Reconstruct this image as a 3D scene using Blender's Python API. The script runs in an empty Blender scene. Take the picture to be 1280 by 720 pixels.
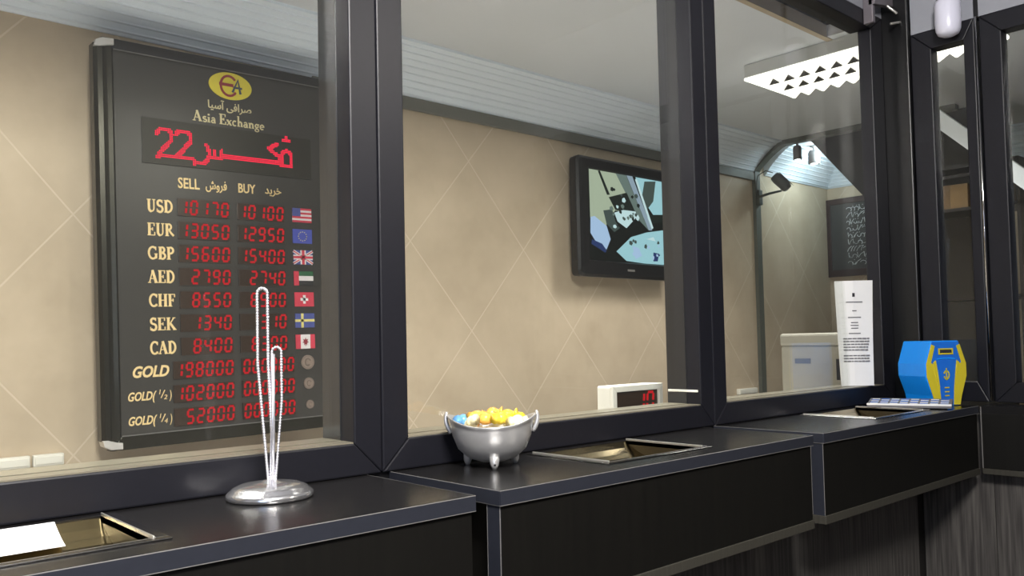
import bpy, bmesh, math, random
from mathutils import Vector, Matrix
random.seed(7)
R = math.radians
PI = math.pi
S = bpy.context.scene
COL = S.collection

# ------------------------------------------------------------------ camera
cam_data = bpy.data.cameras.new('camera')
cam = bpy.data.objects.new('camera', cam_data)
COL.objects.link(cam)
yaw, pitch, roll = R(41.98777), R(2.27179665), R(-1.23319882)
fw = Vector((math.sin(yaw)*math.cos(pitch), math.cos(yaw)*math.cos(pitch), math.sin(pitch)))
rt = Vector((math.cos(yaw), -math.sin(yaw), 0))
up = rt.cross(fw)
r2 = rt*math.cos(roll) + up*math.sin(roll)
u2 = -rt*math.sin(roll) + up*math.cos(roll)
mw = Matrix((r2, u2, -fw)).transposed().to_4x4()
mw.translation = Vector((0, 0, 1.40))
cam.matrix_world = mw
cam_data.sensor_width = 36
cam_data.lens = 1046.9966/1280*36
cam_data.shift_y = 27.177/1280
cam_data.clip_start = .02
S.camera = cam

# ------------------------------------------------------------------ colour management, world, lights
S.view_settings.view_transform = 'Standard'
S.view_settings.look = 'None'
S.view_settings.gamma = 1
S.view_settings.exposure = 0.0
S.view_settings.use_curve_mapping = False

w = bpy.data.worlds.new('world')
S.world = w
w.use_nodes = True
w.node_tree.nodes['Background'].inputs[0].default_value = (.55, .62, .80, 1)
w.node_tree.nodes['Background'].inputs[1].default_value = .05


def area(name, loc, target, sx, sy, energy, color, spread=180):
    L = bpy.data.lights.new(name, 'AREA')
    L.shape = 'RECTANGLE'; L.size = sx; L.size_y = sy
    L.energy = energy; L.color = color; L.spread = R(spread)
    o = bpy.data.objects.new(name, L); COL.objects.link(o)
    o.location = loc
    d = Vector(target) - Vector(loc)
    o.rotation_euler = d.to_track_quat('-Z', 'Y').to_euler()
    return o


WARM = (1.0, .97, .93)
# louvred office lamps: the louvres keep their beams off the upper walls
area('office_light', (2.3, 2.35, 2.86), (2.3, 2.351, 0), .5, 1.1, 30, WARM, 85)
area('office_light', (0.2, 2.35, 2.86), (0.2, 2.351, 0), .5, 1.1, 24, WARM, 85)
area('louvre_light', (4.42, 2.30, 2.83), (4.38, 2.4, 0), .4, .9, 36, WARM, 130)
area('spot_light', (6.42, 3.26, 2.85), (6.45, 3.72, 2.82), .25, .15, 4.5, (.78, .95, 1.0))
# daylight from the customer entrance behind and to the left of the camera
area('entrance_daylight', (-1.0, -.3, 1.65), (.7, 1.5, 1.1), .9, 1.5, 15, (.60, .72, 1.0))
# bright ceiling light of the customer hall; the wall above the windows keeps it off the top of the office wall
area('hall_light', (.2, -.3, 3.30), (1.6, 2.6, 1.3), .7, .9, 275, (1.0, .965, .92))
area('mullion_sheen_light', (2.75, -.84, 3.33), (1.1, 1.69, 1.9), .3, .6, 7, (1.0, .93, .82), 75)  # added unseen lamp, aimed to give the first mullion its sheen at the top
# flash on the camera
fl = bpy.data.lights.new('camera_flash', 'POINT')
fl.energy = 10; fl.shadow_soft_size = .05; fl.color = (1, .96, .90)
flo = bpy.data.objects.new('camera_flash', fl); COL.objects.link(flo)
flo.location = (0.02, -.02, 1.53)


# ------------------------------------------------------------------ materials
def new_mat(name):
    m = bpy.data.materials.new(name); m.use_nodes = True
    nt = m.node_tree
    return m, nt, nt.nodes['Principled BSDF']


def lin(c):
    f = lambda v: v/12.92 if v <= .04045 else ((v+.055)/1.055)**2.4
    return tuple(f(v/255) for v in c) + (1,)


def mat(name, rgb, rough=.5, metal=0, spec=.5, noise=0, nscale=30, bump=0, emit=0, stretch=(1, 1, 1), coat=0):
    m, nt, b = new_mat(name)
    c = lin(rgb)
    b.inputs['Base Color'].default_value = c
    b.inputs['Roughness'].default_value = rough
    b.inputs['Metallic'].default_value = metal
    b.inputs['Specular IOR Level'].default_value = spec
    b.inputs['Coat Weight'].default_value = coat
    if emit:
        b.inputs['Emission Color'].default_value = c
        b.inputs['Emission Strength'].default_value = emit
    if noise or bump:
        tc = nt.nodes.new('ShaderNodeTexCoord')
        mp = nt.nodes.new('ShaderNodeMapping'); mp.inputs['Scale'].default_value = stretch
        nz = nt.nodes.new('ShaderNodeTexNoise'); nz.inputs['Scale'].default_value = nscale; nz.inputs['Detail'].default_value = 4
        nt.links.new(tc.outputs['Object'], mp.inputs[0]); nt.links.new(mp.outputs[0], nz.inputs['Vector'])
        if noise:
            mx = nt.nodes.new('ShaderNodeMix'); mx.data_type = 'RGBA'
            mx.inputs[6].default_value = tuple(v*(1-noise) for v in c[:3]) + (1,)
            mx.inputs[7].default_value = tuple(min(1, v*(1+noise)) for v in c[:3]) + (1,)
            nt.links.new(nz.outputs[0], mx.inputs[0]); nt.links.new(mx.outputs[2], b.inputs['Base Color'])
        if bump:
            bp = nt.nodes.new('ShaderNodeBump'); bp.inputs['Strength'].default_value = bump; bp.inputs['Distance'].default_value = .002
            nt.links.new(nz.outputs[0], bp.inputs['Height']); nt.links.new(bp.outputs[0], b.inputs['Normal'])
    return m


def emis(name, rgb, strength):
    m = bpy.data.materials.new(name); m.use_nodes = True
    nt = m.node_tree; nt.nodes.clear()
    o = nt.nodes.new('ShaderNodeOutputMaterial'); e = nt.nodes.new('ShaderNodeEmission')
    e.inputs[0].default_value = lin(rgb); e.inputs[1].default_value = strength
    nt.links.new(e.outputs[0], o.inputs[0])
    return m


def glass_mat():
    m = bpy.data.materials.new('window_glass'); m.use_nodes = True
    nt = m.node_tree; nt.nodes.clear()
    o = nt.nodes.new('ShaderNodeOutputMaterial')
    tr = nt.nodes.new('ShaderNodeBsdfTransparent'); tr.inputs[0].default_value = (.955, .965, .955, 1)
    gl = nt.nodes.new('ShaderNodeBsdfGlossy'); gl.inputs['Roughness'].default_value = .01
    df = nt.nodes.new('ShaderNodeBsdfDiffuse'); df.inputs[0].default_value = (.8, .8, .8, 1)
    fr = nt.nodes.new('ShaderNodeFresnel')
    ge = nt.nodes.new('ShaderNodeNewGeometry'); io = nt.nodes.new('ShaderNodeMix')     # same reflectance on both faces of the pane
    io.inputs[2].default_value = 1.45; io.inputs[3].default_value = 1/1.45
    nt.links.new(ge.outputs['Backfacing'], io.inputs[0]); nt.links.new(io.outputs[0], fr.inputs[0])
    ms = nt.nodes.new('ShaderNodeMixShader'); md = nt.nodes.new('ShaderNodeMixShader')
    md.inputs[0].default_value = .006
    nt.links.new(fr.outputs[0], ms.inputs[0]); nt.links.new(tr.outputs[0], ms.inputs[1]); nt.links.new(gl.outputs[0], ms.inputs[2])
    nt.links.new(ms.outputs[0], md.inputs[1]); nt.links.new(df.outputs[0], md.inputs[2]); nt.links.new(md.outputs[0], o.inputs[0])
    return m


def wall_mat():
    """beige wall covering with thin pale lines forming large diamonds"""
    m, nt, b = new_mat('beige_diamond_wall')
    N = nt.nodes.new; K = nt.links.new
    tc = N('ShaderNodeTexCoord'); sp = N('ShaderNodeSeparateXYZ'); K(tc.outputs['Object'], sp.inputs[0])

    def math_(op, a, bb=None):
        n = N('ShaderNodeMath'); n.operation = op
        for i, v in enumerate((a, bb)):
            if v is None: continue
            if isinstance(v, (int, float)): n.inputs[i].default_value = v
            else: K(v, n.inputs[i])
        return n.outputs[0]
    xx = math_('SUBTRACT', sp.outputs[0], sp.outputs[1])      # runs round the corner onto the end wall
    xs = math_('DIVIDE', xx, .415)
    zs = math_('DIVIDE', sp.outputs[2], .487)
    off = -3.70/.415
    ds = []
    for op, o_ in (('ADD', .30+off), ('SUBTRACT', .25+off)):
        t = math_(op, xs, zs)
        t = math_('SUBTRACT', t, o_)
        t = math_('DIVIDE', t, 2.0)
        t = math_('ADD', t, 50.5)
        t = math_('FRACT', t)
        t = math_('SUBTRACT', t, .5)
        ds.append(math_('ABSOLUTE', t))
    d = math_('MINIMUM', ds[0], ds[1])
    line = math_('LESS_THAN', d, .0055)
    nz = N('ShaderNodeTexNoise'); nz.inputs['Scale'].default_value = 2.2; nz.inputs['Detail'].default_value = 8; nz.inputs['Roughness'].default_value = .65
    K(tc.outputs['Object'], nz.inputs['Vector'])
    cr = N('ShaderNodeValToRGB'); K(nz.outputs[0], cr.inputs[0])
    cr.color_ramp.elements[0].position = .3; cr.color_ramp.elements[0].color = lin((186, 169, 145))
    cr.color_ramp.elements[1].position = .72; cr.color_ramp.elements[1].color = lin((208, 191, 167))
    mx = N('ShaderNodeMix'); mx.data_type = 'RGBA'
    lf = math_('MULTIPLY', line, .42)
    K(lf, mx.inputs[0]); K(cr.outputs[0], mx.inputs[6]); mx.inputs[7].default_value = lin((232, 218, 198))
    K(mx.outputs[2], b.inputs['Base Color'])
    b.inputs['Roughness'].default_value = .55
    b.inputs['Specular IOR Level'].default_value = .25
    bp = N('ShaderNodeBump'); bp.inputs['Strength'].default_value = .12; bp.inputs['Distance'].default_value = .003
    n2 = N('ShaderNodeTexNoise'); n2.inputs['Scale'].default_value = 24; n2.inputs['Detail'].default_value = 5
    K(tc.outputs['Object'], n2.inputs['Vector']); K(n2.outputs[0], bp.inputs['Height']); K(bp.outputs[0], b.inputs['Normal'])
    return m


def wood_mat(name, a, c, rough=.45):
    """dark laminate with vertical grain"""
    m, nt, b = new_mat(name)
    tc = nt.nodes.new('ShaderNodeTexCoord'); mp = nt.nodes.new('ShaderNodeMapping')
    mp.inputs['Scale'].default_value = (60, 60, 2.2)
    nz = nt.nodes.new('ShaderNodeTexNoise'); nz.inputs['Scale'].default_value = 1.6; nz.inputs['Detail'].default_value = 6
    cr = nt.nodes.new('ShaderNodeValToRGB')
    cr.color_ramp.elements[0].position = .35; cr.color_ramp.elements[0].color = lin(a)
    cr.color_ramp.elements[1].position = .7; cr.color_ramp.elements[1].color = lin(c)
    K = nt.links.new
    K(tc.outputs['Object'], mp.inputs[0]); K(mp.outputs[0], nz.inputs['Vector']); K(nz.outputs[0], cr.inputs[0]); K(cr.outputs[0], b.inputs['Base Color'])
    b.inputs['Roughness'].default_value = rough
    b.inputs['Specular IOR Level'].default_value = .25
    return m


M = {}
M['wall'] = wall_mat()
M['glass'] = glass_mat()
M['ceiling'] = mat('ceiling_paint', (216, 222, 228), .8, noise=.04, nscale=3)
M['cornice'] = mat('cornice_plaster', (232, 243, 255), .6, noise=.04, nscale=8)
M['greytrim'] = mat('grey_moulding', (112, 112, 104), .55, noise=.08)
M['archtrim'] = mat('arch_trim', (92, 95, 88), .55, noise=.08)
M['beigetrim'] = mat('beige_edge_trim', (176, 158, 126), .6, noise=.06)
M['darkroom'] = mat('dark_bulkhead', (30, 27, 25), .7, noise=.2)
M['stair'] = mat('dark_stair_soffit', (30, 30, 27), .6, noise=.25, nscale=6)
M['floor'] = mat('floor_tile', (92, 84, 74), .35, noise=.15, nscale=4)
M['frame'] = mat('frame_laminate', (25, 25, 31), .42, noise=.15, nscale=60, bump=.08, stretch=(1, 1, 1), spec=.33)
M['jamb'] = mat('glossy_jamb', (40, 40, 42), .08, noise=.1, nscale=20, spec=.6)
M['frameblack'] = mat('frame_black', (14, 14, 16), .35, noise=.2, nscale=40)
M['worktop'] = mat('black_laminate', (26, 25, 25), .24, noise=.2, nscale=90, bump=.05, spec=.5)
M['edgeband'] = mat('edge_band', (40, 42, 50), .4, noise=.12, nscale=60)
M['edgeline'] = mat('edge_line', (112, 110, 108), .35, noise=.1)
M['fascia'] = wood_mat('fascia_laminate', (12, 11, 9), (16, 15, 12), .55)
M['trimlow'] = wood_mat('fascia_trim', (58, 56, 50), (66, 64, 58), .45)
M['base'] = wood_mat('base_wood', (66, 63, 62), (100, 97, 93), .5)
M['steel'] = mat('brushed_steel', (206, 203, 196), .30, .8, noise=.08, nscale=120, bump=.03)
M['trayend'] = mat('dull_tray_end', (58, 50, 34), .4, .3, noise=.15)
M['rimsteel'] = mat('tray_rim_steel', (172, 170, 168), .17, 1, noise=.1, nscale=40)
M['mirror'] = mat('polished_tray_steel', (158, 142, 106), .16, 1, noise=.25, nscale=9)
M['satin'] = mat('satin_chrome', (226, 225, 226), .20, .92, noise=.03)
M['bead'] = mat('bright_beads', (232, 231, 236), .26, .75, noise=.02)
M['sillreflect'] = mat('sill_reflection', (132, 126, 110), .28, .2, noise=.06)  # pale colour stands for the wall reflected in the glossy sill
M['chrome'] = mat('chrome', (222, 220, 218), .10, 1, noise=.03)
M['pewter'] = mat('hammered_pewter', (230, 228, 226), .30, .68, noise=.08, nscale=40, bump=.12)
M['whitepl'] = mat('white_plastic', (236, 233, 222), .4, noise=.02)
M['beigepl'] = mat('beige_plastic', (162, 159, 147), .5, noise=.03)
M['blackpl'] = mat('black_plastic', (17, 17, 18), .3, noise=.1)
M['bluepl'] = mat('blue_plastic', (16, 148, 255), .4, noise=.03)
M['bluedk'] = mat('deep_blue_plastic', (28, 108, 212), .4, noise=.04)
M['yellow'] = mat('yellow_plastic', (206, 190, 46), .45, noise=.04)
M['carton'] = mat('cardboard', (112, 88, 52), .7, noise=.35, nscale=8)
M['tape'] = mat('parcel_tape', (90, 68, 38), .4, noise=.1)
M['paper'] = mat('white_paper', (232, 232, 232), .8, noise=.02)
M['ink'] = mat('grey_print', (108, 108, 112), .8, noise=.05)
M['inkdark'] = mat('dark_print', (40, 40, 46), .8, noise=.05)
M['board'] = mat('charcoal_board', (58, 56, 52), .3, noise=.08, nscale=14, spec=.6)
M['boardrail'] = mat('olive_black_rail', (46, 44, 34), .25, .6, noise=.15, nscale=30)
M['goldtext'] = mat('cream_lettering', (236, 208, 150), .5, noise=.04)
M['paletext'] = mat('pale_gold_lettering', (216, 204, 160), .5, noise=.04)
M['leddark'] = mat('led_window', (52, 38, 26), .3, noise=.3, nscale=120)
M['ledmat'] = mat('matrix_window', (40, 38, 28), .35, noise=.25, nscale=200)
M['red'] = emis('red_led', (255, 30, 68), 1.6)
M['redseg'] = emis('red_segment', (222, 30, 40), .8)
M['redoff'] = mat('unlit_segment', (92, 30, 26), .4, noise=.1)
M['logoy'] = mat('logo_yellow', (222, 206, 66), .4, noise=.04)
M['logor'] = mat('logo_maroon', (140, 40, 52), .5, noise=.05)
M['logog'] = mat('logo_slate', (64, 74, 92), .5, noise=.05)
M['coin'] = mat('coin_print', (140, 124, 112), .5, noise=.15, nscale=80)
M['coin2'] = mat('coin_relief', (112, 98, 90), .5, noise=.15, nscale=80)
for k, c in dict(f_red=(206, 60, 80), f_white=(228, 224, 224), f_blue=(74, 84, 150), f_green=(40, 96, 60), f_black=(40, 40, 40), f_yellow=(220, 208, 130), f_eu=(70, 82, 176)).items():
    M[k] = mat('flag_'+k[2:], c, .5, noise=.03)
M['lamp'] = emis('lit_louvre', (255, 250, 236), 3.0)
M['louvre'] = mat('louvre_blade', (70, 68, 66), .4, .3, noise=.1)
M['housing'] = mat('fixture_housing', (206, 210, 208), .5, noise=.03)
M['bulb'] = emis('lit_spot_bulb', (225, 248, 255), 22)
M['spotbody'] = mat('spot_body', (128, 126, 126), .45, .2, noise=.08)
M['camgrey'] = mat('camera_grey', (84, 88, 84), .4, .2, noise=.1)
M['frost'] = mat('frosted_jar_glass', (226, 226, 242), .28, noise=.05, nscale=18, spec=.6)
M['bracket'] = mat('grey_bracket', (120, 114, 120), .45, .3, noise=.1)
M['panelwhite'] = mat('white_wall_panel', (150, 152, 160), .6, noise=.03)
M['maroon'] = mat('maroon_frame', (52, 34, 32), .4, noise=.15)
M['slate'] = mat('dark_slate_picture', (56, 58, 56), .7, noise=.15, nscale=9)
M['chalk'] = mat('white_calligraphy', (200, 206, 206), .7, noise=.05)
M['desk'] = wood_mat('desk_wood', (226, 222, 214), (238, 234, 228), .4)
M['c_yellow'] = mat('yellow_wrapper', (254, 216, 70), .3, noise=.12, nscale=50, bump=.3)
M['c_orange'] = mat('orange_wrapper', (252, 184, 84), .3, noise=.12, nscale=50, bump=.3)
M['c_blue'] = mat('blue_wrapper', (110, 170, 226), .3, noise=.12, nscale=50, bump=.3)
M['c_cream'] = mat('cream_wrapper', (254, 238, 190), .3, noise=.1, nscale=50, bump=.3)
SCR = {'bg': (22, 26, 24), 'wall': (176, 190, 166), 'dark': (30, 38, 34), 'white': (206, 236, 240), 'cyan': (166, 216, 226),
       'shirt': (176, 206, 240), 'navy': (44, 62, 110), 'pole': (150, 170, 186), 'grey': (108, 126, 120), 'mid': (70, 84, 80)}
for k, c in SCR.items():
    M['s_'+k] = emis('screen_'+k, c, .95)


# ------------------------------------------------------------------ mesh helpers
class MB:
    def __init__(s): s.v = []; s.f = []; s.m = []

    def add(s, vs, fs, mi=0):
        b = len(s.v); s.v += [tuple(p) for p in vs]
        s.f += [tuple(i+b for i in f) for f in fs]; s.m += [mi]*len(fs)
        return s

    def box(s, x0, x1, y0, y1, z0, z1, mi=0):
        vs = [(x, y, z) for z in (z0, z1) for y in (y0, y1) for x in (x0, x1)]
        return s.add(vs, [(0, 2, 3, 1), (4, 5, 7, 6), (0, 1, 5, 4), (2, 6, 7, 3), (0, 4, 6, 2), (1, 3, 7, 5)], mi)

    def prism(s, poly, a0, a1, axis=1, mi=0):
        """polygon in the plane across AXIS, pulled from a0 to a1 along it"""
        def P(p, a):
            return {0: (a, p[0], p[1]), 1: (p[0], a, p[1]), 2: (p[0], p[1], a)}[axis]
        n = len(poly)
        vs = [P(p, a0) for p in poly] + [P(p, a1) for p in poly]
        fs = [tuple(range(n)), tuple(range(2*n-1, n-1, -1))] + [(i, i+n, (i+1) % n+n, (i+1) % n) for i in range(n)]
        return s.add(vs, fs, mi)

    def loft(s, rings, cap=True, mi=0, closed=True):
        n = len(rings[0]); vs = [p for r in rings for p in r]; fs = []
        for k in range(len(rings)-1):
            for i in range(n if closed else n-1):
                j = (i+1) % n
                fs.append((k*n+i, k*n+j, (k+1)*n+j, (k+1)*n+i))
        if cap:
            fs.append(tuple(range(n-1, -1, -1))); fs.append(tuple(range((len(rings)-1)*n, len(rings)*n)))
        return s.add(vs, fs, mi)

    def lathe(s, prof, c=(0, 0, 0), n=40, axis='z', mi=0, cap=False):
        rings = []
        for r, h in prof:
            ring = []
            for i in range(n):
                a = 2*PI*i/n
                p = (r*math.cos(a), r*math.sin(a), h)
                if axis == 'y': p = (p[0], h, p[1])
                if axis == 'x': p = (h, p[0], p[1])
                ring.append((c[0]+p[0], c[1]+p[1], c[2]+p[2]))
            rings.append(ring)
        return s.loft(rings, cap, mi)

    def tube(s, path, r, n=10, mi=0, cap=True):
        path = [Vector(p) for p in path]; rings = []
        nrm = None
        for i, p in enumerate(path):
            t = (path[min(i+1, len(path)-1)]-path[max(i-1, 0)]).normalized()
            if nrm is None:
                nrm = t.orthogonal().normalized()
            nrm = (nrm - t*nrm.dot(t)).normalized()
            b = t.cross(nrm)
            rr = r[i] if isinstance(r, (list, tuple)) else r
            rings.append([p+nrm*(rr*math.cos(2*PI*k/n))+b*(rr*math.sin(2*PI*k/n)) for k in range(n)])
        return s.loft(rings, cap, mi)

    def ball(s, c, rx, ry=None, rz=None, nu=12, nv=8, mi=0):
        ry = ry or rx; rz = rz or rx
        prof = []
        rings = []
        for j in range(nv+1):
            a = -PI/2 + PI*j/nv
            k = max(math.cos(a), .02)
            rings.append([(c[0]+rx*k*math.cos(2*PI*i/nu), c[1]+ry*k*math.sin(2*PI*i/nu), c[2]+rz*math.sin(a)) for i in range(nu)])
        return s.loft(rings, True, mi)

    def strip(s, pts, w, y0, y1, mi=0, closed=False):
        """flat stroke of width w following pts in XZ, with thickness from y0 to y1"""
        n = len(pts); L = []; Rr = []
        for i in range(n):
            a = pts[i-1] if (i > 0 or closed) else pts[i]
            b = pts[(i+1) % n] if (i < n-1 or closed) else pts[i]
            dx, dz = b[0]-a[0], b[1]-a[1]; l = math.hypot(dx, dz) or 1
            ww = w[i] if isinstance(w, (list, tuple)) else w
            nx, nz = -dz/l*ww/2, dx/l*ww/2
            L.append((pts[i][0]+nx, pts[i][1]+nz)); Rr.append((pts[i][0]-nx, pts[i][1]-nz))
        rng = range(n if closed else n-1)
        for i in rng:
            j = (i+1) % n
            s.prism([L[i], L[j], Rr[j], Rr[i]], y0, y1, 1, mi)
        return s

    def build(s, name, mats, parent=None, bevel=0, smooth=False, seg=2, loc=None, rotz=0):
        me = bpy.data.meshes.new(name)
        me.from_pydata(s.v, [], s.f)
        if not isinstance(mats, (list, tuple)): mats = [mats]
        for m in mats: me.materials.append(M[m])
        me.polygons.foreach_set('material_index', s.m)
        bm = bmesh.new(); bm.from_mesh(me)
        bmesh.ops.recalc_face_normals(bm, faces=bm.faces)
        bm.to_mesh(me); bm.free()
        if smooth:
            me.polygons.foreach_set('use_smooth', [True]*len(me.polygons))
        me.update()
        o = bpy.data.objects.new(name, me); COL.objects.link(o)
        if parent: o.parent = parent
        if loc: o.location = loc
        if rotz: o.rotation_euler.z = rotz
        if bevel:
            b = o.modifiers.new('bevel', 'BEVEL'); b.width = bevel; b.segments = seg; b.limit_method = 'ANGLE'; b.angle_limit = R(35)
        if smooth == 'auto':
            pass
        return o


def thing(name, label, cat, loc=(0, 0, 0), rotz=0, group=None):
    o = bpy.data.objects.new(name, None); COL.objects.link(o)
    o.empty_display_size = .05
    o.location = loc; o.rotation_euler.z = rotz
    o['label'] = label; o['category'] = cat
    if group: o['group'] = group
    return o


def tag(o, label, cat, group=None):
    o['label'] = label; o['category'] = cat
    if group: o['group'] = group
    return o


def struct(o, label=None, cat=None):
    o['kind'] = 'structure'
    if label: o['label'] = label
    if cat: o['category'] = cat
    return o


def arc(cx, cy, rx, ry, a0, a1, n=10):
    return [(cx+rx*math.cos(R(a0+(a1-a0)*i/n)), cy+ry*math.sin(R(a0+(a1-a0)*i/n))) for i in range(n+1)]


def text_into(mb, body, x0, z0, h, y0, y1, mi=0, width=None, shear=0, offset=0, center=False):
    """turns a line of the built-in font into solid letters lying in the XZ plane and adds it to mb"""
    cu = bpy.data.curves.new('t', 'FONT'); cu.body = body; cu.size = 1; cu.offset = offset; cu.resolution_u = 3
    cu.shear = shear
    o = bpy.data.objects.new('t', cu); COL.objects.link(o)
    bpy.context.view_layer.update()
    dg = bpy.context.evaluated_depsgraph_get()
    me = bpy.data.meshes.new_from_object(o.evaluated_get(dg))
    vs = [v.co.copy() for v in me.vertices]; fs = [tuple(p.vertices) for p in me.polygons]
    bpy.data.objects.remove(o); bpy.data.curves.remove(cu); bpy.data.meshes.remove(me)
    if not vs: return
    ax = min(v.x for v in vs); bx = max(v.x for v in vs)
    sc = h/.73; sx = (width/(bx-ax)) if width else sc
    ox = x0 - (0 if not center else (bx-ax)*sx/2)
    n = len(vs)
    front = [(ox+(v.x-ax)*sx, y0, z0+v.y*sc) for v in vs]
    back = [(p[0], y1, p[2]) for p in front]
    edges = {}
    for f in fs:
        for i in range(len(f)):
            a, b = f[i], f[(i+1) % len(f)]
            edges[(a, b)] = edges.get((a, b), 0)+1
    side = [(a, b, b+n, a+n) for (a, b) in edges if (b, a) not in edges]
    mb.add(front+back, fs+[tuple(reversed([i+n for i in f])) for f in fs]+side, mi)


# ------------------------------------------------------------------ the room shell
CZ = 2.95          # office ceiling
WY = 3.70          # office back wall
struct(MB().box(-2.2, 7.4, -2.2, 5.2, -.05, 0).build('floor', 'floor'))
struct(MB().box(-1.6, 7.35, 2.10, 3.75, CZ, CZ+.06).box(4.10, 7.35, -.7, 2.10, CZ, CZ+.06).build('ceiling', 'ceiling'))
struct(MB().box(-1.6, 7.35, WY, WY+.1, 0, CZ+.06).build('wall_back', 'wall'))
struct(MB().box(7.22, 7.32, 1.0, WY, 0, CZ+.06).build('wall_right', 'wall'))
struct(MB().box(-1.65, -1.55, 1.9, WY, 0, CZ+.06).build('wall_left', 'wall'))
# dark recess between the office ceiling and the window head
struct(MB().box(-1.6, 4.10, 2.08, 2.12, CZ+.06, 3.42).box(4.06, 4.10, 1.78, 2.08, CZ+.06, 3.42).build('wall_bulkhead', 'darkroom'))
struct(MB().box(-1.6, 4.5, 2.07, 2.10, CZ-.006, CZ+.062).build('trim_ceiling', 'beigetrim'))
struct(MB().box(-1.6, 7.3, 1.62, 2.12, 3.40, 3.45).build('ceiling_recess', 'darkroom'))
# cornice: reeded cove along the back wall
prof = [(WY, 2.735), (WY-.012, 2.735)]
N_ = 9
for i in range(N_):
    t = i/(N_-1)
    y = WY-.018-.235*t**1.15; z = 2.745+(CZ-.012-2.745)*(1-(1-t)**1.25)
    prof += [(y, z), (y-.010, z+.003), (y-.010, z+.010)]
prof += [(WY-.275, CZ-.012), (WY-.275, CZ), (WY, CZ)]
struct(MB().prism(prof, -1.55, 5.98, 0).build('trim_cornice', 'cornice'))
struct(MB().prism(prof, 6.16, 7.22, 0).build('trim_cornice_hall', 'cornice'))
# return of the cornice along the end wall
prof_r = [(7.22-(WY-y), z) for y, z in prof]
struct(MB().prism(prof_r, 1.6, WY-.02, 1).build('trim_cornice_end', 'cornice'))
struct(MB().box(2.02, 6.0, WY-.022, WY, 2.672, 2.742).build('trim_moulding', 'greytrim', bevel=.006))
# arch trim: runs up the wall, follows the cove and crosses the ceiling
arch = MB()
cove = []
for k in range(13):
    t = k/12
    cove.append((WY-.030-.245*t**1.15, 2.745+.170*(1-(1-t)**1.25)))
inner = [(WY-.030, 0)] + cove + [(2.14, 2.915)]
outer = [(2.14, CZ), (WY, CZ), (WY, 0)]
struct(arch.prism(inner+outer, 5.98, 6.05, 0).build('trim_arch', 'archtrim'))
# dark stair soffit hanging across the passage behind the arch
struct(MB().prism([(3.27, 2.945), (2.84, 2.42), (2.74, 2.28), (2.70, .0), (1.9, .0), (1.9, 2.945)], 6.13, 6.21, 0).build('wall_stair', 'stair'))

# customer side wall above the windows
struct(MB().box(-2.0, 3.90, 1.69, 1.78, 2.872, 3.40).build('wall_front', 'panelwhite'))
wp = MB().box(3.90, 3.98, 1.305, 1.57, 2.765, 3.40).box(3.90, 3.98, -.6, 1.285, 2.765, 3.40)
struct(wp.build('wall_side', 'panelwhite'))
struct(MB().box(3.905, 3.97, 1.284, 1.306, 2.765, 3.40).build('trim_joint', 'frameblack'))
struct(MB().box(3.875, 4.0, 1.575, 1.74, 1.06, 3.40).build('trim_post', 'frameblack', bevel=.004))
# the customer hall behind the camera
struct(MB().box(-2.3, 7.4, -2.3, 1.69, 3.40, 3.45).build('ceiling_hall', 'panelwhite'))
struct(MB().box(-2.3, 7.4, -2.3, -2.2, 0, 3.40).build('wall_hall_back', 'panelwhite'))
struct(MB().box(-2.3, -2.2, -2.2, 5.2, 0, 3.40).build('wall_hall_left', 'panelwhite'))
# base panelling under the counters
bp_ = MB()
for x0, x1 in ((-1.6, -.6), (-.597, .75), (.753, 2.07), (2.073, 3.35), (3.353, 3.60)):
    bp_.box(x0, x1, 1.50, 1.54, 0, 1.06)
struct(bp_.build('wall_base', 'base'))
struct(MB().box(-1.6, 3.87, 1.702, 1.80, 0, 1.100).build('wall_sill', 'frameblack'))
br_ = MB()
for y0, y1 in ((1.277, 1.565), (.62, 1.274), (-.6, .617)):
    br_.box(3.82, 3.86, y0, y1, 0, 1.06)
struct(br_.build('wall_base_side', 'base'))
struct(MB().box(3.55, 3.9, 1.57, 1.60, 0, 1.06).build('wall_base_back', 'darkroom'))


# ------------------------------------------------------------------ glazed partition
FZ0, FZ1, FW = 1.101, 2.872, .075


def mitred(u0, u1, z0, z1, wl, wr, wb, wt):
    o = [(u0, z0), (u1, z0), (u1, z1), (u0, z1)]
    i = [(u0+wl, z0+wb), (u1-wr, z0+wb), (u1-wr, z1-wt), (u0+wl, z1-wt)]
    return {'sill_rail': [o[0], o[1], i[1], i[0]], 'stile': [o[0], i[0], i[3], o[3]], 'stile_right': [o[1], o[2], i[2], i[1]], 'head_rail': [o[3], i[3], i[2], o[2]]}


def window(n, x0, x1, wr, deep_right):
    root = bpy.data.objects.new('window_%d' % n, None); COL.objects.link(root); root.location = (x0, 1.69, FZ0)
    root['kind'] = 'structure'
    d = mitred(0, x1-x0, 0, FZ1-FZ0, FW, wr, FW, .07)
    for k, p in d.items():
        dp = .14
        if k == 'stile_right': dp = deep_right
        if k == 'head_rail': dp = .10
        MB().prism(p, 0, dp, 1).build('stile' if k.startswith('stile') else k, 'frame', root, bevel=.004)
    MB().box(FW, x1-x0-wr, .0585, .139, FW-.001, FW+.004).box(FW, x1-x0-wr, .004, .0515, FW-.001, FW+.003).build('sill_reflection', 'sillreflect', root)  # thin strips on the sill, coloured as the wall's reflection
    for xa, dp in ((FW-.001, .139), (x1-x0-wr-.003, deep_right-.001)):
        if dp > .08: MB().box(xa, xa+.004, .0585, dp, FW+.004, FZ1-FZ0-.071).build('jamb_lining', 'jamb', root)
    MB().box(FW-.004, x1-x0-wr+.004, .052, .058, FW-.004, FZ1-FZ0-.066).build('pane', 'glass', root)
    return root


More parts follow.
